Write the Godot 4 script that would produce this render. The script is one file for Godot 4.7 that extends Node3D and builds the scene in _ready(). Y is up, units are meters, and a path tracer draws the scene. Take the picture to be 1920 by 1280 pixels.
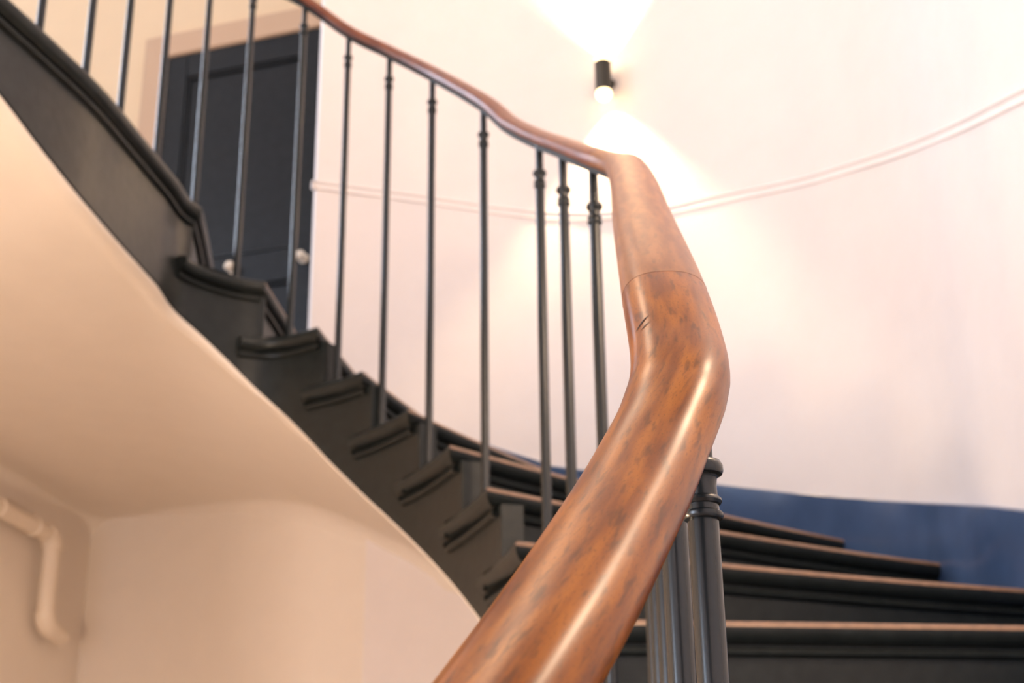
extends Node3D
# A dark painted winding staircase with a wooden handrail, seen upwards from beside its lower flight.
# EYE is the camera's height above the lower floor; v() takes heights from the camera's level.

const EYE := 1.078
const RISE := 0.1664
const WALL_X := 1.075          # the straight right wall
const MID := Vector2(-0.365, -3.27)   # middle of the round stair wall (x, z)
const ROUND := 1.44
const RING := [[1.075, 1.9, -0.2], [1.075, 0.0, 0.45], [1.075, -1.8, 1.25], [1.075, -2.15, 1.39], [1.075, -2.577, 1.561], [1.075, -2.973, 1.713], [1.071, -3.383, 1.880], [1.009, -3.702, 1.998], [0.904, -3.950, 2.078], [0.773, -4.152, 2.144], [0.653, -4.289, 2.184], [0.521, -4.405, 2.211], [0.272, -4.561, 2.272], [0.084, -4.638, 2.319], [-0.111, -4.687, 2.373], [-0.309, -4.709, 2.419], [-0.507, -4.703, 2.450], [-0.701, -4.670, 2.465], [-0.72, -4.66, 2.465]]
const BAND := [[1.075, 0.3, -0.25], [1.075, -0.9, 0.02], [1.075, -1.9, 0.405], [1.075, -2.928, 0.745], [1.029, -3.631, 0.949], [0.840, -4.058, 1.089], [0.628, -4.312, 1.191], [0.182, -4.602, 1.331], [0.082, -4.639, 1.370], [-0.15, -4.69, 1.47], [-0.40, -4.70, 1.60], [-0.62, -4.67, 1.75]]
const TOP := 6.0              # ceiling above the camera's level

var M := {}
var names := {}


func v(x: float, y: float, z: float) -> Vector3:
	return Vector3(x, y + EYE, z)


func lev(k: int) -> float:
	return 0.582 + (11 - k) * RISE


func _ready() -> void:
	# ---------------------------------------------------------------- camera, air, light
	var cam := Camera3D.new()
	cam.name = "camera"
	cam.fov = rad_to_deg(2.0 * atan(640.0 / 2667.0))
	cam.near = 0.05
	cam.far = 60.0
	cam.transform = Transform3D(Basis(Vector3.RIGHT, deg_to_rad(21.263)) * Basis(Vector3.BACK, -0.01272), v(0, 0, 0))
	var lens := CameraAttributesPhysical.new()
	lens.frustum_focal_length = 50.0
	lens.exposure_aperture = 14.0
	lens.frustum_focus_distance = 0.78
	lens.frustum_near = 0.05
	lens.frustum_far = 60.0
	cam.attributes = lens
	add_child(cam)
	cam.fov = rad_to_deg(2.0 * atan(640.0 / 2667.0))
	var env := Environment.new()
	env.background_mode = Environment.BG_COLOR
	env.background_color = Color(0.75, 0.84, 0.95)
	env.tonemap_mode = Environment.TONE_MAPPER_LINEAR
	env.tonemap_exposure = 1.21
	env.sdfgi_enabled = true
	env.ssao_enabled = true
	env.ssil_enabled = true
	var we := WorldEnvironment.new()
	we.name = "world_environment"
	we.environment = env
	add_child(we)
	make_materials()
	# daylight: a tall frosted window behind the camera and one beside the upper landing; warm lamps in the halls
	frosted_window("window_1", v(-3.181, 0.45, 0.9), Vector2(1.6, 1.7), 1.350, 7.5, "frosted window in the oblique side wall of the lower hall under the landing")
	frosted_window("window_2", v(-3.42, 4.15, -6.51), Vector2(1.7, 2.1), -0.308, 12.0, "wide frosted window beside the dark door of the upper landing")
	frosted_window("window_3", v(-4.6, 3.6, -2.4), Vector2(2.2, 1.7), PI / 2, 3.0, "low wide frosted window in the side wall of the upper landing")
	hall_lamp("globe_lamp", v(-1.5, -0.05, -1.35), 2.2, Vector3(0, 1.62, 0), "white globe lamp hanging in the lower hall under the landing")
	hall_lamp("globe_lamp", v(-0.8, 3.75, -3.1), 0.9, Vector3(0, TOP - 3.75, 0), "large white globe lamp hanging high in the stairwell from the ceiling", 0.15)
	hall_lamp("globe_lamp", v(0.8, 1.75, -1.1), 1.3, Vector3(WALL_X - 0.806, 0, 0), "white globe lamp on a short bracket of the curved stair wall beside the lower steps")
	build_shell()
	build_staircase()
	build_railing()
	build_door()
	build_sconce()
	build_pipe()


# ==================================================================== helpers
func numbered(called: String) -> String:
	if not names.has(called):
		names[called] = 0
		return called
	names[called] += 1
	return "%s_%03d" % [called, names[called]]


func thing(called: String, label := "", category := "", kind := "", group := "") -> Node3D:
	var o := Node3D.new()
	o.name = numbered(called)
	add_child(o, true)
	tag(o, label, category, kind, group)
	return o


func tag(o: Node, label := "", category := "", kind := "", group := "") -> void:
	for pair in [["label", label], ["category", category], ["kind", kind], ["group", group]]:
		if pair[1] != "":
			o.set_meta(pair[0], pair[1])


func obj(called: String, st: SurfaceTool, m: Material, parent: Node = self) -> MeshInstance3D:
	st.generate_normals()
	var o := MeshInstance3D.new()
	o.name = numbered(called) if parent == self else called
	o.mesh = st.commit()
	o.material_override = m
	parent.add_child(o, true)
	return o


func struct(called: String, st: SurfaceTool, m: Material, label: String, category := "wall") -> MeshInstance3D:
	var o := obj(called, st, m)
	tag(o, label, category, "structure")
	return o


func mb() -> SurfaceTool:
	var st := SurfaceTool.new()
	st.begin(Mesh.PRIMITIVE_TRIANGLES)
	return st


func tri(st: SurfaceTool, a: Vector3, b: Vector3, c: Vector3, g := 0, ua := Vector2.ZERO, ub := Vector2.ZERO, uc := Vector2.ZERO) -> void:
	st.set_smooth_group(g)
	st.set_uv(ua)
	st.add_vertex(a)
	st.set_uv(ub)
	st.add_vertex(b)
	st.set_uv(uc)
	st.add_vertex(c)


func quad(st: SurfaceTool, a: Vector3, b: Vector3, c: Vector3, d: Vector3, g := -1) -> void:
	tri(st, a, b, c, g)
	tri(st, a, c, d, g)


# rows of points joined by quads; each row's strip k gets the smooth group groups[k]
func skin(st: SurfaceTool, rows: Array, closed := false, groups: Array = [], base := 0, us: Array = [], vs: Array = []) -> void:
	for i in rows.size() - 1:
		var p: PackedVector3Array = rows[i]
		var q: PackedVector3Array = rows[i + 1]
		var n := p.size() if closed else p.size() - 1
		for j in n:
			var j2 := (j + 1) % p.size()
			var g: int = base + (groups[j] if groups.size() else 0)
			if us.size():
				var a := Vector2(us[i], vs[j])
				var b := Vector2(us[i + 1], vs[j])
				var c := Vector2(us[i + 1], vs[j + 1])
				var d := Vector2(us[i], vs[j + 1])
				tri(st, p[j], q[j], q[j2], g, a, b, c)
				tri(st, p[j], q[j2], p[j2], g, a, c, d)
			else:
				tri(st, p[j], q[j], q[j2], g)
				tri(st, p[j], q[j2], p[j2], g)


func cap(st: SurfaceTool, row: PackedVector3Array, flip := false) -> void:
	var mid := Vector3.ZERO
	for p in row:
		mid += p
	mid /= row.size()
	for j in row.size():
		var a := row[j]
		var b := row[(j + 1) % row.size()]
		if flip:
			tri(st, mid, b, a, -1)
		else:
			tri(st, mid, a, b, -1)


# smooth groups of a profile: strips that meet at less than 40 degrees share one
func profile_groups(pr: PackedVector2Array, closed: bool) -> Array:
	var out := []
	var g := 0
	var n := pr.size() if closed else pr.size() - 1
	for j in n:
		var d := pr[(j + 1) % pr.size()] - pr[j]
		if j > 0:
			var e := pr[j] - pr[j - 1]
			if absf(e.angle_to(d)) > deg_to_rad(42):
				g += 1
		out.append(g)
	if closed and g > 0:
		var first := pr[1] - pr[0]
		var last := pr[0] - pr[pr.size() - 1]
		if absf(last.angle_to(first)) <= deg_to_rad(42):
			for j in n:
				if out[j] == g:
					out[j] = 0
	return out


# a profile (x to the right of the way, y up) carried along a level or climbing way; upright keeps its y vertical
func sweep(st: SurfaceTool, way: PackedVector3Array, pr: PackedVector2Array, closed := true, caps := true, upright := true) -> void:
	var rows := []
	for i in way.size():
		var t := (way[mini(i + 1, way.size() - 1)] - way[maxi(i - 1, 0)]).normalized()
		var side := Vector3(-t.z, 0, t.x).normalized()
		var up := Vector3.UP if upright else side.cross(t).normalized()
		var row := PackedVector3Array()
		for p in pr:
			row.append(way[i] + side * p.x + up * p.y)
		rows.append(row)
	skin(st, rows, closed, profile_groups(pr, closed))
	if caps:
		cap(st, rows[0])
		cap(st, rows[-1], true)


func lathe(st: SurfaceTool, at: Vector3, axis: Vector3, pr: Array, sides := 20) -> void:
	var y := axis.normalized()
	var x := y.cross(Vector3.FORWARD if absf(y.z) < 0.9 else Vector3.RIGHT).normalized()
	var z := x.cross(y)
	var rows := []
	var flat := PackedVector2Array()
	for p in pr:
		flat.append(Vector2(p[0], p[1]))
		var row := PackedVector3Array()
		for s in sides:
			var a := TAU * s / sides
			row.append(at + y * p[1] + (x * cos(a) + z * sin(a)) * p[0])
		rows.append(row)
	var groups := profile_groups(flat, false)
	for i in rows.size() - 1:
		skin(st, [rows[i], rows[i + 1]], true, [], groups[i])
		st.set_smooth_group(0)
	# skin() takes one group per strip, so each ring pair is laid on its own
	cap(st, rows[0], true)
	cap(st, rows[-1])


func box(st: SurfaceTool, lo: Vector3, hi: Vector3, t := Transform3D.IDENTITY) -> void:
	var c := []
	for i in 8:
		c.append(t * Vector3(hi.x if i & 1 else lo.x, hi.y if i & 2 else lo.y, hi.z if i & 4 else lo.z))
	for f in [[0, 2, 3, 1], [4, 5, 7, 6], [0, 1, 5, 4], [2, 6, 7, 3], [0, 4, 6, 2], [1, 3, 7, 5]]:
		quad(st, c[f[0]], c[f[3]], c[f[2]], c[f[1]])


# a box whose front (+z) edges are chamfered
func chamfered(st: SurfaceTool, lo: Vector3, hi: Vector3, ch: float, t := Transform3D.IDENTITY) -> void:
	var ring := func(i: float, z: float) -> PackedVector3Array:
		return PackedVector3Array([t * Vector3(lo.x + i, lo.y + i, z), t * Vector3(hi.x - i, lo.y + i, z), t * Vector3(hi.x - i, hi.y - i, z), t * Vector3(lo.x + i, hi.y - i, z)])
	var rows := [ring.call(0.0, lo.z), ring.call(0.0, hi.z - ch), ring.call(ch, hi.z)]
	skin(st, rows, true, [1, 2, 3, 4])
	cap(st, rows[0])
	cap(st, rows[2], true)


func spline(pts: Array, each := 8) -> PackedVector3Array:
	var out := PackedVector3Array()
	for i in pts.size() - 1:
		var a: Vector3 = pts[maxi(i - 1, 0)]
		var b: Vector3 = pts[i]
		var c: Vector3 = pts[i + 1]
		var d: Vector3 = pts[mini(i + 2, pts.size() - 1)]
		for s in each:
			var t := float(s) / each
			out.append(0.5 * ((2.0 * b) + (c - a) * t + (2.0 * a - 5.0 * b + 4.0 * c - d) * t * t + (3.0 * b - a - 3.0 * c + d) * t * t * t))
	out.append(pts[-1])
	return out


# ==================================================================== materials
func noise_tex(freq: float, seed_: int, octaves := 4, lo := 0.0, hi := 1.0, size := 512, stretch := 1.0) -> NoiseTexture2D:
	var n := FastNoiseLite.new()
	n.seed = seed_
	n.frequency = freq
	n.fractal_octaves = octaves
	n.noise_type = FastNoiseLite.TYPE_SIMPLEX_SMOOTH
	var t := NoiseTexture2D.new()
	t.width = size
	t.height = int(size * stretch)
	t.seamless = true
	t.noise = n
	var r := Gradient.new()
	r.set_color(0, Color(lo, lo, lo))
	r.set_color(1, Color(hi, hi, hi))
	t.color_ramp = r
	return t


func plain(c: Color, rough: float, tex: Texture2D = null, scale := 1.0, bump: Texture2D = null, depth := 0.0, bump_scale := 1.0) -> StandardMaterial3D:
	var m := StandardMaterial3D.new()
	m.albedo_color = c
	m.roughness = rough
	if tex:
		m.albedo_texture = tex
	if tex or bump:
		m.uv1_triplanar = true
		m.uv1_world_triplanar = true
		m.uv1_scale = Vector3.ONE * scale
	if bump:
		m.heightmap_enabled = true
		m.heightmap_texture = bump
		m.heightmap_scale = depth
		m.uv1_scale = Vector3.ONE * bump_scale
	return m


func wood(seed_: int, w: int, light: Color, dark: Color, stain: Color, blotch: float) -> ImageTexture:
	# grain along u (half a millimetre to the pixel), pores as short dark dashes, darker handled blotches
	var h := 384
	var im := Image.create(w, h, false, Image.FORMAT_RGB8)
	var a := FastNoiseLite.new()
	a.seed = seed_
	a.frequency = 0.02
	a.fractal_octaves = 4
	var b := FastNoiseLite.new()
	b.seed = seed_ + 7
	b.frequency = 0.05
	b.fractal_octaves = 3
	var c := FastNoiseLite.new()
	c.seed = seed_ + 13
	c.frequency = 0.35
	for y in h:
		for x in w:
			var g := a.get_noise_2d(x * 0.22, y * 1.6 + 6.0 * a.get_noise_2d(x * 0.1, y * 0.1))
			var q := clampf((b.get_noise_2d(x * 0.26 + 300.0, y * 1.3) - 0.2) * 2.6, 0.0, 1.0)
			var p := clampf((c.get_noise_2d(x * 0.24, y * 0.95) - 0.22) * 2.6, 0.0, 1.0)
			var col := light.lerp(dark, clampf(0.5 + g * 1.2, 0.0, 1.0))
			col = col.lerp(stain, q * blotch)
			col = col.lerp(stain, p * 0.38)
			im.set_pixel(x, y, col)
	return ImageTexture.create_from_image(im)


func make_materials() -> void:
	var fine := noise_tex(0.02, 3, 4, 0.985, 1.0)
	var brush := noise_tex(0.03, 8, 4)
	M.wall = plain(Color8(241, 233, 230), 0.7, fine, 0.6)
	M.hall = plain(Color8(240, 229, 216), 0.75, fine, 0.6)  # white plaster like the stair wall, with warm lamplight tinted into its colour
	M.warm_lit = plain(Color8(226, 200, 164), 0.75, fine, 0.6)  # dim warm light of the landing is mixed into this wall colour
	M.trim = plain(Color8(241, 233, 230), 0.5)
	M.casing = plain(Color8(196, 164, 134), 0.55)  # warm shade on the door casing is mixed into its colour
	var worn := noise_tex(0.03, 21, 4, 0.75, 1.0)
	M.paint = plain(Color8(38, 43, 43), 0.36, worn, 1.5, brush, 0.05, 1.5)
	M.paint.metallic_specular = 0.38
	M.worn = plain(Color8(164, 128, 102), 0.4, noise_tex(0.02, 31, 3, 0.7, 1.0), 3.0)
	M.blue = plain(Color8(72, 95, 132), 0.28, noise_tex(0.02, 17, 3, 0.9, 1.0), 0.8, noise_tex(0.006, 41, 1), 2.4, 0.9)
	M.door = plain(Color8(27, 31, 34), 0.4, worn, 1.0)
	M.door.metallic_specular = 0.35
	M.iron = plain(Color8(32, 36, 37), 0.25)
	M.bar = plain(Color8(32, 36, 37), 0.7)
	M.tube = plain(Color8(44, 42, 34), 0.45)
	M.knob = plain(Color8(226, 214, 196), 0.25)
	M.pipe = plain(Color8(240, 226, 208), 0.45)
	M.floor = plain(Color8(150, 120, 94), 0.5, noise_tex(0.02, 55, 4, 0.7, 1.0), 0.8)
	M.scratch = plain(Color8(38, 30, 28), 0.8)
	M.seam = plain(Color8(90, 55, 34), 0.7)
	for w in [["wood_low", 61, 2000, Color8(152, 90, 29), Color8(114, 61, 19), Color8(66, 38, 20), 0.45], ["wood_mid", 71, 2000, Color8(150, 96, 48), Color8(124, 74, 34), Color8(80, 54, 36), 0.35], ["wood_far", 81, 1000, Color8(138, 76, 42), Color8(108, 54, 30), Color8(74, 40, 26), 0.3]]:
		var m := StandardMaterial3D.new()
		m.albedo_texture = wood(w[1], w[2], w[3], w[4], w[5], w[6])
		m.roughness = 0.3
		m.metallic_specular = 0.3
		m.uv1_scale = Vector3(1.0 if w[2] == 2000 else 2.0, 6.0, 1.0)
		M[w[0]] = m


# ==================================================================== the shell
func wall_point(a: float) -> Vector3:
	return v(MID.x + ROUND * sin(a), 0, MID.y - ROUND * cos(a))


# the point of the stair wall seen from the round part's middle (or straight across) in the direction of (x, z)
func on_wall(x: float, z: float, y: float) -> Vector3:
	if z > MID.y:
		return v(WALL_X, y, z)
	var d := (Vector2(x, z) - MID).normalized() * ROUND + MID
	return v(d.x, y, d.y)


func inside(p: Vector3) -> bool:
	if p.z > MID.y:
		return p.x < WALL_X
	return Vector2(p.x, p.z).distance_to(MID) < ROUND


# an upright wall of thickness t along a way (the room lies to its left when walking along it), from y lo to y hi
func upright(st: SurfaceTool, way: Array, lo: float, hi: float, t := 0.12) -> void:
	var pts := PackedVector3Array()
	for p in way:
		pts.append(Vector3(p.x, 0, p.y))
	var pr := PackedVector2Array([Vector2(0, lo + EYE), Vector2(t, lo + EYE), Vector2(t, hi + EYE), Vector2(0, hi + EYE)])
	sweep(st, pts, pr)


func build_shell() -> void:
	# the stair wall: straight on the right, then round behind the winders to an edge beside the door
	var way := []
	way.append(Vector2(WALL_X, 2.1))
	way.append(Vector2(WALL_X, 0.0))
	way.append(Vector2(WALL_X, -2.5))
	var edge := asin((-0.712 - MID.x) / ROUND)
	var turn_off := asin((-0.5 - MID.x) / ROUND)
	for i in 41:
		var p := wall_point(lerpf(PI / 2, turn_off, i / 40.0))
		way.append(Vector2(p.x, p.z))
	var st := mb()
	upright(st, way, -EYE, TOP)
	way = []
	for i in 7:
		var p := wall_point(lerpf(turn_off, edge, i / 6.0))
		way.append(Vector2(p.x, p.z))
	upright(st, way, 1.36, TOP)
	struct("wall_right", st, M.wall, "white plaster stair wall curving round behind the winding steps")
	# recess of the door: side and back
	st = mb()
	upright(st, [Vector2(-0.715, -4.69), Vector2(-0.80, -5.74)], 1.3, TOP, 0.08)
	struct("wall_recess", st, M.wall, "short white return wall beside the dark door")
	st = mb()
	# along the wall from its hidden right end: r metres to the left
	var along := func(r: float) -> Vector2: return Vector2(-0.70, -5.64) - Vector2(0.953, 0.303) * r
	upright(st, [along.call(0.0), along.call(2.0)], 1.3, TOP)
	upright(st, [along.call(2.0), along.call(3.7)], 1.3, 3.1)
	upright(st, [along.call(2.0), along.call(3.7)], 5.2, TOP)
	upright(st, [along.call(3.7), along.call(4.2)], 1.3, TOP)
	struct("wall_front", st, M.warm_lit, "upper landing wall round the dark door, dim warm light mixed into its colour")
	# lower hall: a wall that swings back under the landing, and its side wall
	st = mb()
	var low := spline([Vector3(-0.5, 0, -4.712), Vector3(-0.72, 0, -4.78), Vector3(-0.95, 0, -5.02), Vector3(-1.2, 0, -5.34), Vector3(-1.45, 0, -5.54), Vector3(-1.74, 0, -5.65)], 6)
	var low2 := []
	for p in low:
		low2.append(Vector2(p.x, p.z))
	upright(st, low2, -EYE, 1.7)
	struct("wall_back", st, M.hall, "white wall of the lower hall curving back under the stairs, tinted for warm light")
	st = mb()
	var hall := func(r: float) -> Vector2: return Vector2(-1.695, -5.72) + Vector2(-0.219, 0.9757) * r
	upright(st, [hall.call(0.0), hall.call(5.985)], -EYE, 1.66)
	upright(st, [hall.call(5.985), hall.call(7.585)], -EYE, -0.4)
	upright(st, [hall.call(5.985), hall.call(7.585)], 1.3, 1.66)
	upright(st, [hall.call(7.585), hall.call(8.02)], -EYE, 1.66)
	struct("wall_left", st, M.hall, "white side wall of the lower hall carrying the white pipe, tinted for warm light")
	st = mb()
	upright(st, [Vector2(-4.6, -7.1), Vector2(-4.6, -3.5)], 1.6, TOP)
	upright(st, [Vector2(-4.6, -3.5), Vector2(-4.6, -1.3)], 1.6, 2.75)
	upright(st, [Vector2(-4.6, -3.5), Vector2(-4.6, -1.3)], 4.45, TOP)
	upright(st, [Vector2(-4.6, -1.3), Vector2(-4.6, 2.1)], 1.6, TOP)
	struct("wall_side", st, M.hall, "white side wall of the upper landing across from the stairs, tinted for warm light")
	st = mb()
	upright(st, [Vector2(-4.7, 2.0), Vector2(1.2, 2.0)], -EYE, TOP)
	struct("wall_rear", st, M.wall, "plain white wall across the foot of the stairs")
	st = mb()
	box(st, Vector3(-4.9, -0.12, -7.3), Vector3(1.3, 0, 2.2))
	struct("floor", st, M.floor, "brown wooden floor of the lower hall", "floor")
	st = mb()
	box(st, Vector3(-4.9, TOP + EYE, -7.3), Vector3(1.3, TOP + EYE + 0.12, 2.2))
	struct("ceiling", st, M.wall, "white ceiling over the stairwell", "ceiling")
	# moulding round the stair wall, climbing with the steps
	# [x, z towards the wall point, height]: the plan comes from the wall itself
	var tr := []
	for q in RING:
		tr.append(on_wall(q[0], q[1], q[2] - 0.006))
	st = mb()
	sweep(st, spline(tr, 5), PackedVector2Array([Vector2(0.01, 0.0), Vector2(0.01, -0.034), Vector2(-0.002, -0.034), Vector2(-0.005, -0.031), Vector2(-0.005, -0.026), Vector2(-0.003, -0.022), Vector2(-0.003, -0.012), Vector2(-0.007, -0.008), Vector2(-0.008, -0.003), Vector2(-0.004, 0.0)]))
	struct("trim_1", st, M.trim, "thin white moulding running round the curved stair wall", "moulding")
	# tall glossy dark blue skirting that follows the steps up the stair wall
	var sk := []
	for q in BAND:
		sk.append(on_wall(q[0], q[1], q[2]))
	st = mb()
	sweep(st, spline(sk, 5), PackedVector2Array([Vector2(0.02, 0.0), Vector2(0.02, -0.38), Vector2(-0.014, -0.38), Vector2(-0.014, -0.004), Vector2(-0.010, 0.0)]))
	struct("baseboard_right", st, M.blue, "glossy dark blue skirting band stepping up the stair wall beside the treads", "skirting")


func frosted_window(called: String, at: Vector3, size: Vector2, turn: float, energy: float, label: String) -> void:
	# at: middle of the opening in the room-side face of its wall; unturned it looks towards +z
	var o := thing(called, label, "window", "structure")
	o.position = at
	o.rotation.y = turn
	var st := mb()
	var w := size.x / 2
	var h := size.y / 2
	for s in [-1, 1]:
		box(st, Vector3(s * w - 0.03, -h, -0.10), Vector3(s * w + 0.03, h, -0.02))
		box(st, Vector3(-w, s * h - 0.03, -0.10), Vector3(w, s * h + 0.03, -0.02))
	box(st, Vector3(-0.02, -h, -0.09), Vector3(0.02, h, -0.03))
	for k in 3:
		var y := -h + (k + 1) * size.y / 4
		box(st, Vector3(-w, y - 0.015, -0.09), Vector3(w, y + 0.015, -0.03))
	obj("window_frame", st, M.trim, o)
	st = mb()
	box(st, Vector3(-w, -h, -0.075), Vector3(w, h, -0.065))
	var g := StandardMaterial3D.new()
	g.albedo_color = Color8(220, 228, 236)
	g.roughness = 0.6
	g.emission_enabled = true
	g.emission = Color(0.72, 0.84, 1.0)
	g.emission_energy_multiplier = 3.0
	obj("window_pane", st, g, o)
	var l := AreaLight3D.new()
	l.name = "window_daylight"
	l.area_size = size * 0.96
	l.light_energy = energy
	l.light_color = Color(0.86, 0.92, 1.0)
	l.area_range = 20.0
	l.shadow_enabled = true
	l.rotation.y = PI
	l.position = Vector3(0, 0, -0.01)
	o.add_child(l)


func hall_lamp(called: String, at: Vector3, energy: float, arm: Vector3, label: String, r := 0.13) -> void:
	var o := thing(called, label, "lamp")
	o.position = at
	var st := mb()
	var pr := []
	for i in 13:
		var a := -PI / 2 + PI * i / 12.0
		pr.append([maxf(r * cos(a), 0.002), r * sin(a)])
	lathe(st, Vector3.ZERO, Vector3.UP, pr, 24)
	var g := StandardMaterial3D.new()
	g.albedo_color = Color8(250, 240, 225)
	g.emission_enabled = true
	g.emission = Color(1.0, 0.90, 0.78)
	g.emission_energy_multiplier = 2.5
	obj("glass_globe", st, g, o)
	st = mb()
	lathe(st, arm.normalized() * (r - 0.005), arm, [[0.03, 0.0], [0.03, 0.03], [0.006, 0.04], [0.006, arm.length() - r - 0.015], [0.04, arm.length() - r - 0.01], [0.04, arm.length() - r + 0.005]], 16)
	obj("stem", st, M.iron, o)
	var l := OmniLight3D.new()
	l.name = "globe_glow"
	l.light_color = Color(1.0, 0.87, 0.73)
	l.light_energy = energy
	l.light_size = r * 0.95
	l.omni_range = 20.0
	l.omni_attenuation = 2.0
	l.shadow_enabled = true
	o.add_child(l)


# ==================================================================== the staircase
# tips of the nosings on the well side (x, z), climbing; the landing edge follows
var tips := [Vector2(-0.03, -0.28), Vector2(0.0, -0.53), Vector2(0.025, -0.78), Vector2(0.04, -1.03), Vector2(0.055, -1.28), Vector2(0.062, -1.53), Vector2(0.064, -1.78), Vector2(0.055, -2.03), Vector2(0.03, -2.285), Vector2(0.001, -2.452), Vector2(-0.054, -2.696), Vector2(-0.139, -2.954), Vector2(-0.248, -3.197), Vector2(-0.379, -3.384), Vector2(-0.512, -3.495), Vector2(-0.674, -3.573), Vector2(-0.832, -3.451)]
var edge_tips := [Vector2(-0.864, -3.273), Vector2(-0.896, -3.064), Vector2(-0.93, -2.852), Vector2(-0.976, -2.673), Vector2(-1.041, -2.451), Vector2(-1.11, -2.2), Vector2(-1.2, -1.8), Vector2(-1.32, -1.2), Vector2(-1.45, -0.4)]
# underside of the string: [place along the tips, height]
const UNDERS := [[0.0, -1.07], [1.0, -1.07], [2.0, -1.0], [4.0, -0.68], [7.0, -0.17], [8.0, 0.09], [9.0, 0.25], [10.58, 0.511], [11.27, 0.624], [11.98, 0.74], [12.74, 0.866], [13.62, 1.003], [14.05, 1.070], [14.78, 1.216], [15.31, 1.330], [15.58, 1.376], [15.97, 1.424], [16.6, 1.440], [17.14, 1.446], [18.2, 1.453], [19.14, 1.467], [20.1, 1.507], [20.63, 1.549], [22.0, 1.60], [25.0, 1.60]]
# heading of each nosing line from -z towards +x, at the string and at the wall, in degrees (k = 20 first, down to 4)
var heads := [[90, 90], [90, 90], [90, 90], [90, 90], [90, 90], [90, 90], [90, 90], [89, 89], [81, 82], [61, 70.5], [50.5, 60.5], [44, 52], [30.5, 37], [18.5, 24], [9, 13], [5, 2], [-6, -12]]
const EACH := 10
var curve: PackedVector3Array      # the nosing line on the well side, EACH points between tips
var under: Array = []


func side_of(i: int) -> Vector3:
	var t := (curve[mini(i + 1, curve.size() - 1)] - curve[maxi(i - 1, 0)]).normalized()
	return Vector3(-t.z, 0, t.x)


func nosing_line(k: int, steps := 10) -> PackedVector3Array:
	# from the tip outward to the stair wall (height 0)
	var i := 20 - k
	var p: Vector3 = curve[i * EACH]
	var out := PackedVector3Array([p])
	var a: float = deg_to_rad(heads[i][0])
	var b: float = deg_to_rad(heads[i][1])
	var reach := 1.28
	var fine := 128
	var all := PackedVector3Array([p])
	for s in fine:
		var h := lerpf(a, b, minf(1.0, s * 0.02 / reach))
		p += Vector3(sin(h), 0, -cos(h)) * 0.02
		all.append(p)
		if not inside(p):
			break
	for s in steps:
		out.append(all[int(round(float(s + 1) / steps * (all.size() - 1)))])
	return out


# profile of a tread's edge: x back from the tip, y down from the top
var edge_top := [Vector2(0.030, 0.0), Vector2(0.011, 0.0), Vector2(0.005, -0.002), Vector2(0.0015, -0.0055), Vector2(0.0, -0.011)]
var edge_low := [Vector2(0.0, -0.011), Vector2(0.0005, -0.017), Vector2(0.003, -0.025), Vector2(0.009, -0.032), Vector2(0.018, -0.036), Vector2(0.024, -0.037), Vector2(0.024, -0.040), Vector2(0.0195, -0.042), Vector2(0.017, -0.047), Vector2(0.0185, -0.052), Vector2(0.024, -0.055), Vector2(0.030, -0.056)]


func edge_rows(way: PackedVector3Array, sides: Array, pr: Array, y: float) -> Array:
	var rows := []
	for i in way.size():
		var row := PackedVector3Array()
		for p in pr:
			row.append(Vector3(way[i].x, y + p.y + EYE, way[i].z) + sides[i] * p.x)
		rows.append(row)
	return rows


func sides_along(way: PackedVector3Array, turn: float) -> Array:
	var out := []
	for i in way.size():
		var t := (way[mini(i + 1, way.size() - 1)] - way[maxi(i - 1, 0)]).normalized()
		out.append(Vector3(-t.z, 0, t.x) * turn)
	return out


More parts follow.
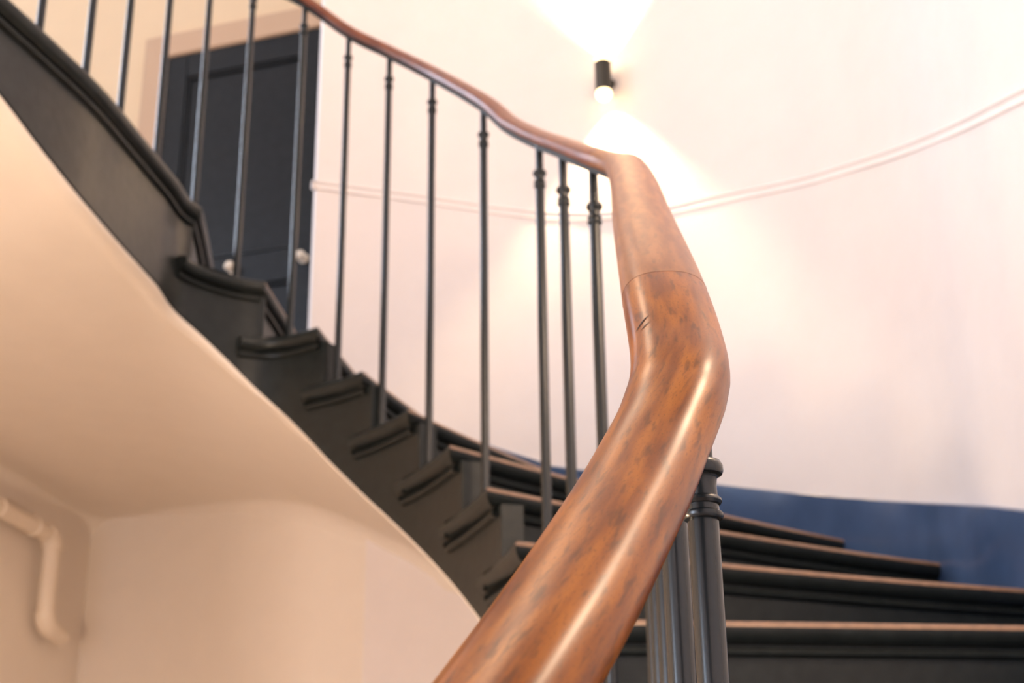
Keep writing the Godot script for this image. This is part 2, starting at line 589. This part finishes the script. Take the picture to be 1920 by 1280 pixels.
func build_staircase() -> void:
	var pts := []
	for p in tips + edge_tips:
		pts.append(Vector3(p.x, 0, p.y))
	curve = spline(pts, EACH)
	var rough := []
	for i in curve.size():
		var q := float(i) / EACH
		for j in UNDERS.size() - 1:
			if q <= UNDERS[j + 1][0]:
				rough.append(remap(q, UNDERS[j][0], UNDERS[j + 1][0], UNDERS[j][1], UNDERS[j + 1][1]))
				break
	for i in rough.size():
		var sum := 0.0
		for j in range(-3, 4):
			sum += rough[clampi(i + j, 0, rough.size() - 1)]
		under.append(sum / 7.0)
	var o := thing("staircase", "dark painted winding staircase with worn wooden tread edges climbing to the landing", "staircase")
	for k in range(20, 4, -1):
		var y := lev(k)
		var i0 := (20 - k) * EACH
		var line := nosing_line(k)
		# the return along the string: from beyond the next tip back to this tip
		var last := mini(i0 + EACH + 3, curve.size() - 1)
		var ret := PackedVector3Array()
		for i in range(last, i0 - 1, -1):
			ret.append(curve[i])
		var rs := sides_along(ret, -1.0)      # away from the well
		var ls := sides_along(line, -1.0)     # back from the front edge, up the stairs
		# mitre at the tip: a shared side direction so that both profiles meet
		var m1: Vector3 = rs[-1]
		var m2: Vector3 = ls[0]
		var mit := (m1 + m2)
		mit = mit / maxf(mit.dot(m1), 0.3)
		rs[-1] = mit
		ls[0] = mit
		var st := mb()
		var full := edge_top.duplicate()
		for q in edge_low.slice(1):
			full.append(q)
		var prof := PackedVector2Array(full)
		var rows := edge_rows(ret, rs, full, y)
		skin(st, rows, false, profile_groups(prof, false), 0)
		cap(st, rows[0])
		var front := edge_rows(line, ls, edge_low, y)
		skin(st, front, false, profile_groups(PackedVector2Array(edge_low), false), 20)
		# body of the tread between this front edge and the riser above
		var back := nosing_line(k - 1)
		var tops := []
		for f in line.size():
			var a: Vector3 = line[f] + ls[f] * 0.03
			var tb := back[f] + (back[f] - line[f]).normalized() * 0.03
			tops.append(PackedVector3Array([Vector3(a.x, y - 0.037 + EYE, a.z), Vector3(a.x, y + EYE, a.z), Vector3(tb.x, y + EYE, tb.z), Vector3(tb.x, y - 0.037 + EYE, tb.z)]))
		skin(st, tops, true, [60, 61, 62, 63], 0)
		var tread := obj("tread", st, M.paint, o)
		st = mb()
		skin(st, edge_rows(line, ls, edge_top, y), false, profile_groups(PackedVector2Array(edge_top), false), 0)
		obj("worn_edge", st, M.worn, tread)
		# riser under this tread's front edge
		st = mb()
		var rr := []
		for f in line.size():
			var a: Vector3 = line[f] + ls[f] * 0.030
			var b: Vector3 = line[f] + ls[f] * 0.050
			rr.append(PackedVector3Array([Vector3(a.x, y - RISE + EYE, a.z), Vector3(a.x, y - 0.03 + EYE, a.z), Vector3(b.x, y - 0.03 + EYE, b.z), Vector3(b.x, y - RISE + EYE, b.z)]))
		skin(st, rr, true, [1, 2, 3, 4])
		obj("riser", st, M.paint, o)
	# riser and edge of the landing
	var yl := lev(4)
	var lline := nosing_line(4)
	var lls := sides_along(lline, -1.0)
	var lret := PackedVector3Array()
	for i in range(curve.size() - 1, 16 * EACH - 1, -1):
		lret.append(curve[i])
	var lrs := sides_along(lret, -1.0)
	var lm: Vector3 = lrs[-1] + lls[0]
	lm = lm / maxf(lm.dot(lrs[-1]), 0.3)
	lrs[-1] = lm
	lls[0] = lm
	var sl := mb()
	var whole := edge_top.duplicate()
	for q in edge_low.slice(1):
		whole.append(q)
	skin(sl, edge_rows(lret, lrs, whole, yl), false, profile_groups(PackedVector2Array(whole), false), 0)
	skin(sl, edge_rows(lline, lls, edge_low, yl), false, profile_groups(PackedVector2Array(edge_low), false), 40)
	var le := obj("landing_edge", sl, M.paint, o)
	sl = mb()
	skin(sl, edge_rows(lline, lls, edge_top, yl), false, profile_groups(PackedVector2Array(edge_top), false), 0)
	obj("worn_edge", sl, M.worn, le)
	sl = mb()
	var lr := []
	for f in lline.size():
		var a: Vector3 = lline[f] + lls[f] * 0.030
		var b: Vector3 = lline[f] + lls[f] * 0.050
		lr.append(PackedVector3Array([Vector3(a.x, yl - RISE + EYE, a.z), Vector3(a.x, yl - 0.03 + EYE, a.z), Vector3(b.x, yl - 0.03 + EYE, b.z), Vector3(b.x, yl - RISE + EYE, b.z)]))
	skin(sl, lr, true, [1, 2, 3, 4])
	obj("riser", sl, M.paint, o)
	# the string: stepped above, sweeping below
	var ss := mb()
	for i in curve.size() - 1:
		var k := maxi(20 - i / EACH, 4)
		var top := lev(k) - 0.036
		var a := curve[i]
		var b := curve[i + 1]
		var sa := side_of(i)
		var sb := side_of(i + 1)
		var ring := func(p: Vector3, s: Vector3, u: float) -> PackedVector3Array:
			var f := p + s * 0.030
			var g := p + s * 0.075
			return PackedVector3Array([Vector3(f.x, u + 0.006 + EYE, f.z), Vector3(f.x, top + EYE, f.z), Vector3(g.x, top + EYE, g.z), Vector3(g.x, u + EYE, g.z), Vector3(f.x + s.x * 0.006, u + EYE, f.z + s.z * 0.006)])
		var r0: PackedVector3Array = ring.call(a, sa, under[i])
		var r1: PackedVector3Array = ring.call(b, sb, under[i + 1])
		skin(ss, [r0, r1], true, [1, 2, 3, 4, 5])
		if i % EACH == 0 and i / EACH <= 16:
			cap(ss, r0)
	obj("string", ss, M.paint, o)
	# plaster underside, a lip of plaster along the string, and the landing
	var sp := mb()
	var outer := [[0.9, 0.3], [0.9, 0.0], [0.95, -0.4], [1.0, -0.7], [1.08, -1.0], [1.08, -1.3], [1.08, -1.6], [1.08, -1.9], [1.08, -2.35], [1.08, -2.9], [1.04, -3.42], [0.88, -4.0], [0.5, -4.42], [0.08, -4.64], [-0.30, -4.715], [-0.74, -4.80], [-1.26, -5.42], [-1.70, -5.65], [-1.84, -5.05], [-2.02, -4.25], [-2.14, -3.7], [-2.24, -3.25], [-2.33, -2.85], [-2.44, -2.35], [-2.62, -1.55], [-2.86, -0.45]]
	var op := []
	for i in outer.size():
		op.append(Vector3(outer[i][0], under[i * EACH], outer[i][1]))
	var oc := spline(op, EACH)
	var rows2 := []
	for i in range(2 * EACH, curve.size()):
		var s := side_of(i)
		var a := curve[i] + s * 0.034
		a.y = under[i] - 0.004
		var b := oc[i]
		var row := PackedVector3Array()
		row.append(Vector3(a.x, a.y + 0.012 + EYE, a.z))
		row.append(Vector3(a.x, a.y + EYE, a.z))
		row.append(Vector3(a.x + s.x * 0.006, a.y - 0.004 + EYE, a.z + s.z * 0.006))
		row.append(Vector3(a.x + s.x * 0.035, a.y - 0.004 + EYE, a.z + s.z * 0.035))
		row.append(Vector3(a.x + s.x * 0.045, a.y + 0.002 + EYE, a.z + s.z * 0.045))
		# out to the wall, ending in a hollow curve of plaster
		var reach := Vector2(b.x - a.x, b.z - a.z).length()
		var hollow := 0.09 / reach
		for f in 14:
			var c := a.lerp(b, lerpf(0.06, 1.0 - hollow, f / 13.0))
			row.append(Vector3(c.x, c.y + 0.002 + EYE, c.z))
		for f in 6:
			var w := PI / 2 * (f + 1) / 6.0
			var c := a.lerp(b, 1.0 - hollow + hollow * sin(w))
			row.append(Vector3(c.x, c.y + 0.002 - 0.09 * (1.0 - cos(w)) + EYE, c.z))
		rows2.append(row)
	skin(sp, rows2)
	obj("soffit", sp, M.hall, o)
	var lp := mb()
	var poly := PackedVector2Array()
	for i in range(16 * EACH, curve.size()):
		var q := curve[i] + side_of(i) * 0.03
		poly.append(Vector2(q.x, q.z))
	var inner_end := PackedVector2Array()
	for i in range(lline.size() - 1, 0, -1):
		inner_end.append(Vector2(lline[i].x + lls[i].x * 0.03, lline[i].z + lls[i].z * 0.03))
	for q in [Vector2(-1.62, 0.4), Vector2(-1.62, 2.05), Vector2(-4.65, 2.05), Vector2(-4.65, -6.95), Vector2(-0.82, -5.72)]:
		poly.append(q)
	poly.append_array(inner_end)
	var tris := Geometry2D.triangulate_polygon(poly)
	for i in range(0, tris.size(), 3):
		for y in [yl, yl - 0.04]:
			tri(lp, Vector3(poly[tris[i]].x, y + EYE, poly[tris[i]].y), Vector3(poly[tris[i + 1]].x, y + EYE, poly[tris[i + 1]].y), Vector3(poly[tris[i + 2]].x, y + EYE, poly[tris[i + 2]].y), -1)
	struct("floor_landing", lp, M.floor, "wooden floor of the upper landing behind the dark edge", "floor")


# ==================================================================== the railing
# middle of the handrail, climbing
var rail_pts := [[-0.085, -0.03, -0.38], [-0.032, 0.022, -0.468], [0.009, 0.086, -0.552], [0.049, 0.163, -0.655], [0.072, 0.212, -0.714], [0.091, 0.257, -0.757], [0.100, 0.298, -0.800], [0.106, 0.396, -0.919], [0.128, 0.608, -1.244], [0.152, 0.81, -1.56], [0.168, 0.985, -1.84], [0.163, 1.045, -1.94], [0.136, 1.130, -2.07], [0.0965, 1.280, -2.30], [0.056, 1.412, -2.50], [0.002, 1.560, -2.70], [-0.060, 1.732, -2.895], [-0.2, 2.017, -3.224], [-0.332, 2.206, -3.414], [-0.463, 2.350, -3.529], [-0.608, 2.514, -3.611], [-0.765, 2.612, -3.61], [-0.873, 2.692, -3.52], [-0.92, 2.732, -3.27], [-0.955, 2.742, -3.045], [-0.985, 2.742, -2.855], [-1.03, 2.742, -2.66], [-1.10, 2.742, -2.43], [-1.21, 2.742, -1.98], [-1.30, 2.742, -1.54], [-1.385, 2.742, -1.1], [-1.49, 2.742, -0.44], [-1.51, 2.742, -0.36]]


func baluster(parent: Node, foot: Vector3, head: Vector3, drop := 0.062) -> void:
	var n := Node3D.new()
	n.name = "baluster"
	n.position = foot
	parent.add_child(n, true)
	var ax := head - foot
	var h := ax.length()
	var f := h - drop
	var st := mb()
	lathe(st, Vector3.ZERO, ax, [[0.0092, -0.03], [0.0092, f - 0.0375], [0.0086, f - 0.035]], 20)
	obj("shaft", st, M.iron, n)
	st = mb()
	lathe(st, Vector3.ZERO, ax, [[0.0090, f - 0.0365], [0.0112, f - 0.0362], [0.0122, f - 0.0345], [0.0119, f - 0.0325], [0.0100, f - 0.031], [0.0096, f - 0.0275], [0.0108, f - 0.0272], [0.0118, f - 0.0255], [0.0114, f - 0.0238], [0.0094, f - 0.0222], [0.0091, f - 0.0165], [0.0096, f - 0.0115], [0.0108, f - 0.0098], [0.0128, f - 0.0090], [0.0138, f - 0.0066], [0.0136, f - 0.0036], [0.0122, f - 0.0010], [0.0100, f], [0.007, f + 0.0005]], 24)
	obj("collar", st, M.iron, n)
	st = mb()
	lathe(st, Vector3.ZERO, ax, [[0.0080, f - 0.002], [0.0078, h + 0.004]], 16)
	obj("rod", st, M.iron, n)


func rail_at(i: int) -> Vector3:
	return v(rail_pts[i][0], rail_pts[i][1], rail_pts[i][2])


func build_railing() -> void:
	var o := thing("stair_railing", "polished brown wooden handrail on slender dark iron balusters beside the stairs", "railing")
	var pts := []
	for i in rail_pts.size():
		pts.append(rail_at(i))
	var way := spline(pts, 14)
	# profile of the wood: a flattened oval, fuller above
	var pr := PackedVector2Array()
	for i in 40:
		var a := TAU * i / 40.0 - PI / 2
		var c := cos(a)
		var s := sin(a)
		var x := 0.029 * signf(c) * pow(absf(c), 0.82)
		var y := (0.020 if s > 0 else 0.018) * signf(s) * pow(absf(s), 0.82)
		pr.append(Vector2(x, y))
	var rows := []
	var along := []
	var run := 0.0
	for i in way.size():
		var t := (way[mini(i + 1, way.size() - 1)] - way[maxi(i - 1, 0)]).normalized()
		var side := Vector3(-t.z, 0, t.x).normalized()
		var up := side.cross(t).normalized()
		var row := PackedVector3Array()
		for p in pr:
			# the far lengths are slimmer than the first
			row.append(way[i] + (side * p.x + up * p.y) * lerpf(1.0, 0.74, smoothstep(9.5, 13.5, i / 14.0)))
		rows.append(row)
		if i:
			run += way[i].distance_to(way[i - 1])
		along.append(run)
	var around := []
	var per := 0.0
	for j in 41:
		around.append(per)
		per += pr[j % 40].distance_to(pr[(j + 1) % 40])
	var cuts := [0, 6 * 14 + 12, 12 * 14 - 6, way.size() - 1]
	var kinds := ["wood_low", "wood_mid", "wood_far"]
	var rail := Node3D.new()
	rail.name = "handrail"
	o.add_child(rail, true)
	for c in 3:
		var st := mb()
		var part: Array = rows.slice(cuts[c], cuts[c + 1] + 1)
		skin(st, part, true, [], 0, along.slice(cuts[c], cuts[c + 1] + 1), around)
		cap(st, part[0])
		cap(st, part[-1], true)
		obj("rail_length", st, M[kinds[c]], rail)
	# glued joints between the lengths, and two old gouges in the near bend
	for c in [cuts[1], cuts[2]]:
		var st := mb()
		var t := (way[c + 1] - way[c - 1]).normalized()
		var ring := []
		for e in [[-0.0004, 1.0], [-0.0003, 1.006], [0.0003, 1.006], [0.0004, 1.0]]:
			var row := PackedVector3Array()
			for p in rows[c]:
				row.append(way[c] + (p - way[c]) * e[1] + t * e[0])
			ring.append(row)
		skin(st, ring, true)
		obj("glue_joint", st, M.seam, rail)
	for g in [[86.2, 88.1, 26.3, 23.3, 0.0014], [85.6, 86.7, 25.2, 23.2, 0.0008]]:
		var st := mb()
		var up_edge := PackedVector3Array()
		var low_edge := PackedVector3Array()
		for e in 9:
			var f := e / 8.0
			var q := lerpf(g[0], g[1], f)
			var j := lerpf(g[2], g[3], f)
			var i0 := int(q)
			var j0 := int(j)
			var p0: Vector3 = rows[i0][j0].lerp(rows[i0][j0 + 1], j - j0)
			var p1: Vector3 = rows[i0 + 1][j0].lerp(rows[i0 + 1][j0 + 1], j - j0)
			var p := p0.lerp(p1, q - i0)
			var mid := way[i0].lerp(way[i0 + 1], q - i0)
			var along_it := (p1 - p0).normalized()
			var lift := (p - mid).normalized() * 0.0003
			var half: float = g[4] * sin(PI * clampf(f, 0.03, 0.97))
			up_edge.append(p + lift + along_it * half)
			low_edge.append(p + lift - along_it * half)
		skin(st, [low_edge, up_edge])
		obj("gouge", st, M.scratch, rail)
	# the iron bar under the wood
	var st := mb()
	sweep(st, way, PackedVector2Array([Vector2(-0.011, -0.013), Vector2(-0.011, -0.0225), Vector2(0.011, -0.0225), Vector2(0.011, -0.013)]), true, true, false)
	obj("iron_bar", st, M.bar, o)
	# balusters: [x, z, tread k, top y]
	for b in [[0.1114, -0.82, 18, 0.291, 0.048], [0.109, -0.95, 17, 0.392, 0.055], [0.135, -1.20, 17, 0.552], [0.150, -1.42, 16, 0.695], [0.163, -1.63, 15, 0.83], [0.178, -1.85, 14, 0.965], [0.136, -2.07, 13, 1.107], [0.0965, -2.30, 12, 1.257], [0.058, -2.47, 11, 1.382], [-0.060, -2.895, 10, 1.71], [-0.2, -3.224, 9, 1.995], [-0.332, -3.414, 8, 2.184], [-0.463, -3.529, 7, 2.328], [-0.608, -3.611, 6, 2.492], [-0.765, -3.612, 5, 2.59], [-0.873, -3.52, 4, 2.67], [-0.92, -3.273, 4, 2.71], [-0.955, -3.045, 4, 2.72], [-0.985, -2.855, 4, 2.72], [-1.03, -2.66, 4, 2.72], [-1.10, -2.43, 4, 2.72], [-1.155, -2.2, 4, 2.72], [-1.21, -1.98, 4, 2.72], [-1.255, -1.76, 4, 2.72], [-1.30, -1.54, 4, 2.72], [-1.345, -1.32, 4, 2.72], [-1.385, -1.1, 4, 2.72], [-1.42, -0.88, 4, 2.72], [-1.455, -0.66, 4, 2.72], [-1.49, -0.44, 4, 2.72]]:
		baluster(o, v(b[0], lev(b[2]), b[1]), v(b[0], b[3] - 0.002, b[1]), b[4] if b.size() > 4 else 0.062)


# ==================================================================== door, lamp, pipe
func build_door() -> void:
	# the door's own axes: x to its right along the wall, y up from the landing, z out of the wall
	var o := thing("door_1", "tall dark panelled door with casing toned for warm shade and round knobs on the upper landing", "door", "structure")
	var r := Vector3(0.755, 0, 0.24).normalized()
	o.transform = Transform3D(Basis(r, Vector3.UP, r.cross(Vector3.UP)), v(-1.64, lev(4), -5.935))
	var w := 0.96
	var h := 2.05
	var st := mb()
	for b in [[-0.13, -0.0, 0.0, h + 0.13], [w, 0.0, w + 0.13, h + 0.13], [0.0, h, w, h + 0.13]]:
		chamfered(st, Vector3(b[0], b[1], 0.0), Vector3(b[2], b[3], 0.035), 0.008)
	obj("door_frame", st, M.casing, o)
	st = mb()
	# leaf: stiles and rails stand proud of the panels
	for b in [[0.0, 0.0, 0.11, h], [w - 0.23, 0.0, w, h], [0.11, h - 0.13, w - 0.23, h], [0.11, 0.78, w - 0.23, 0.93], [0.11, 0.0, w - 0.23, 0.2]]:
		chamfered(st, Vector3(b[0], b[1], 0.0), Vector3(b[2], b[3], 0.022), 0.003)
	obj("door_leaf", st, M.door, o)
	for b in [[0.93, h - 0.13], [0.2, 0.78]]:
		st = mb()
		chamfered(st, Vector3(0.11, b[0], 0.0), Vector3(w - 0.23, b[1], 0.006), 0.001)
		var p := obj("door_panel", st, M.door, o)
		st = mb()
		for q in [[0.11, b[0], 0.13, b[1]], [w - 0.25, b[0], w - 0.23, b[1]], [0.13, b[0], w - 0.25, b[0] + 0.02], [0.13, b[1] - 0.02, w - 0.25, b[1]]]:
			chamfered(st, Vector3(q[0], q[1], 0.004), Vector3(q[2], q[3], 0.017), 0.006)
		obj("panel_moulding", st, M.door, p)
	for x in [0.43, 0.775]:
		st = mb()
		lathe(st, Vector3(x, 0.865, 0.02), Vector3.BACK, [[0.024, 0.0], [0.024, 0.004], [0.010, 0.008], [0.009, 0.022], [0.017, 0.028], [0.024, 0.038], [0.024, 0.046], [0.017, 0.055], [0.005, 0.058]], 20)
		obj("door_knob", st, M.knob, o)


func build_sconce() -> void:
	var o := thing("wall_sconce", "small dark tube wall lamp shining up and down on the curved stair wall", "lamp")
	var a := atan2(0.375 - MID.x, -(-4.51 - MID.y))
	var p := wall_point(a)
	var out := (Vector3(MID.x, p.y, MID.y) - p).normalized()
	p.y = 2.755 + EYE
	o.position = p
	var mid := out * 0.06
	var st := mb()
	lathe(st, mid, Vector3.UP, [[0.0265, -0.058], [0.030, -0.06], [0.030, 0.06], [0.0265, 0.058], [0.0265, 0.03], [0.004, 0.029]], 28)
	obj("tube", st, M.tube, o)
	st = mb()
	lathe(st, Vector3.ZERO, out, [[0.02, 0.0], [0.02, 0.005], [0.010, 0.008], [0.010, 0.034]], 20)
	obj("wall_plate", st, M.tube, o)
	var g := StandardMaterial3D.new()
	g.albedo_color = Color8(255, 244, 224)
	g.emission_enabled = true
	g.emission = Color(1.0, 0.86, 0.62)
	g.emission_energy_multiplier = 4.0
	for s in [-1.0, 1.0]:
		var b := mb()
		var pr := []
		for i in 10:
			var q := -PI / 2 + PI * i / 9.0
			pr.append([maxf(0.0285 * cos(q), 0.001), 0.0285 * sin(q)])
		lathe(b, mid + Vector3.UP * s * 0.069, Vector3.UP, pr, 20)
		obj("bulb", b, g, o)
		var l := SpotLight3D.new()
		l.name = "sconce_beam"
		l.position = mid + Vector3.UP * s * 0.074
		l.rotation.x = s * PI / 2
		l.light_color = Color(1.0, 0.86, 0.68)
		l.light_energy = 1.5
		l.light_size = 0.02
		l.spot_angle = 44.0
		l.spot_angle_attenuation = 0.6
		l.spot_range = 12.0
		l.spot_attenuation = 2.0
		l.shadow_enabled = true
		o.add_child(l, true)


func build_pipe() -> void:
	var o := thing("water_pipe", "white painted pipe turning down the corner of the lower hall wall", "pipe")
	# the wall runs obliquely: along it, a, and out of it, n
	var al := Vector3(0.2166, 0, -0.9763)
	var n := Vector3(0.9763, 0, 0.2166)
	var corner := v(-1.735, 1.28, -5.25)
	var r := 0.032
	var pr := PackedVector2Array()
	for i in 16:
		pr.append(Vector2(cos(TAU * i / 16), sin(TAU * i / 16)) * r)
	var st := mb()
	sweep(st, PackedVector3Array([corner - al * 2.2 + Vector3.UP * 0.09, corner - al * 0.05]), pr, true, true, false)
	obj("pipe_run", st, M.pipe, o)
	st = mb()
	lathe(st, corner - Vector3.UP * 0.29, Vector3.UP, [[r, 0.0], [r, 0.25]], 16)
	obj("pipe_drop", st, M.pipe, o)
	st = mb()
	sweep(st, PackedVector3Array([corner - Vector3.UP * 0.34 + al * 0.05, corner - Vector3.UP * 0.36 + al * 0.13]), pr, true, true, false)
	obj("pipe_tail", st, M.pipe, o)
	for e in [[corner - al * 0.05, al, Vector3.DOWN], [corner - Vector3.UP * 0.29, Vector3.DOWN, al]]:
		st = mb()
		var rows := []
		for i in 9:
			var a := PI / 2 * i / 8.0
			var at: Vector3 = e[0] + e[1] * 0.05 * sin(a) + e[2] * 0.05 * (1 - cos(a))
			var up: Vector3 = e[2] * -cos(a) + e[1] * sin(a)
			var row := PackedVector3Array()
			for k in 16:
				row.append(at + (n * cos(TAU * k / 16) + up * sin(TAU * k / 16)) * 0.038)
			rows.append(row)
		skin(st, rows, true)
		cap(st, rows[0])
		cap(st, rows[-1], true)
		obj("pipe_elbow", st, M.pipe, o)
	for d in [0.14, 0.38]:
		st = mb()
		var at: Vector3 = corner - al * d + Vector3.UP * 0.09 * d / 2.2
		lathe(st, at - al * 0.01, al, [[0.033, 0.0], [0.038, 0.002], [0.038, 0.018], [0.033, 0.02]], 16)
		lathe(st, at + Vector3.UP * 0.036, Vector3.UP, [[0.006, 0.0], [0.006, 0.012], [0.003, 0.014]], 10)
		box(st, Vector3(-0.07, -0.007, -0.007), Vector3(-0.03, 0.007, 0.007), Transform3D(Basis(n, Vector3.UP, n.cross(Vector3.UP)), at))
		obj("pipe_clamp", st, M.pipe, o)
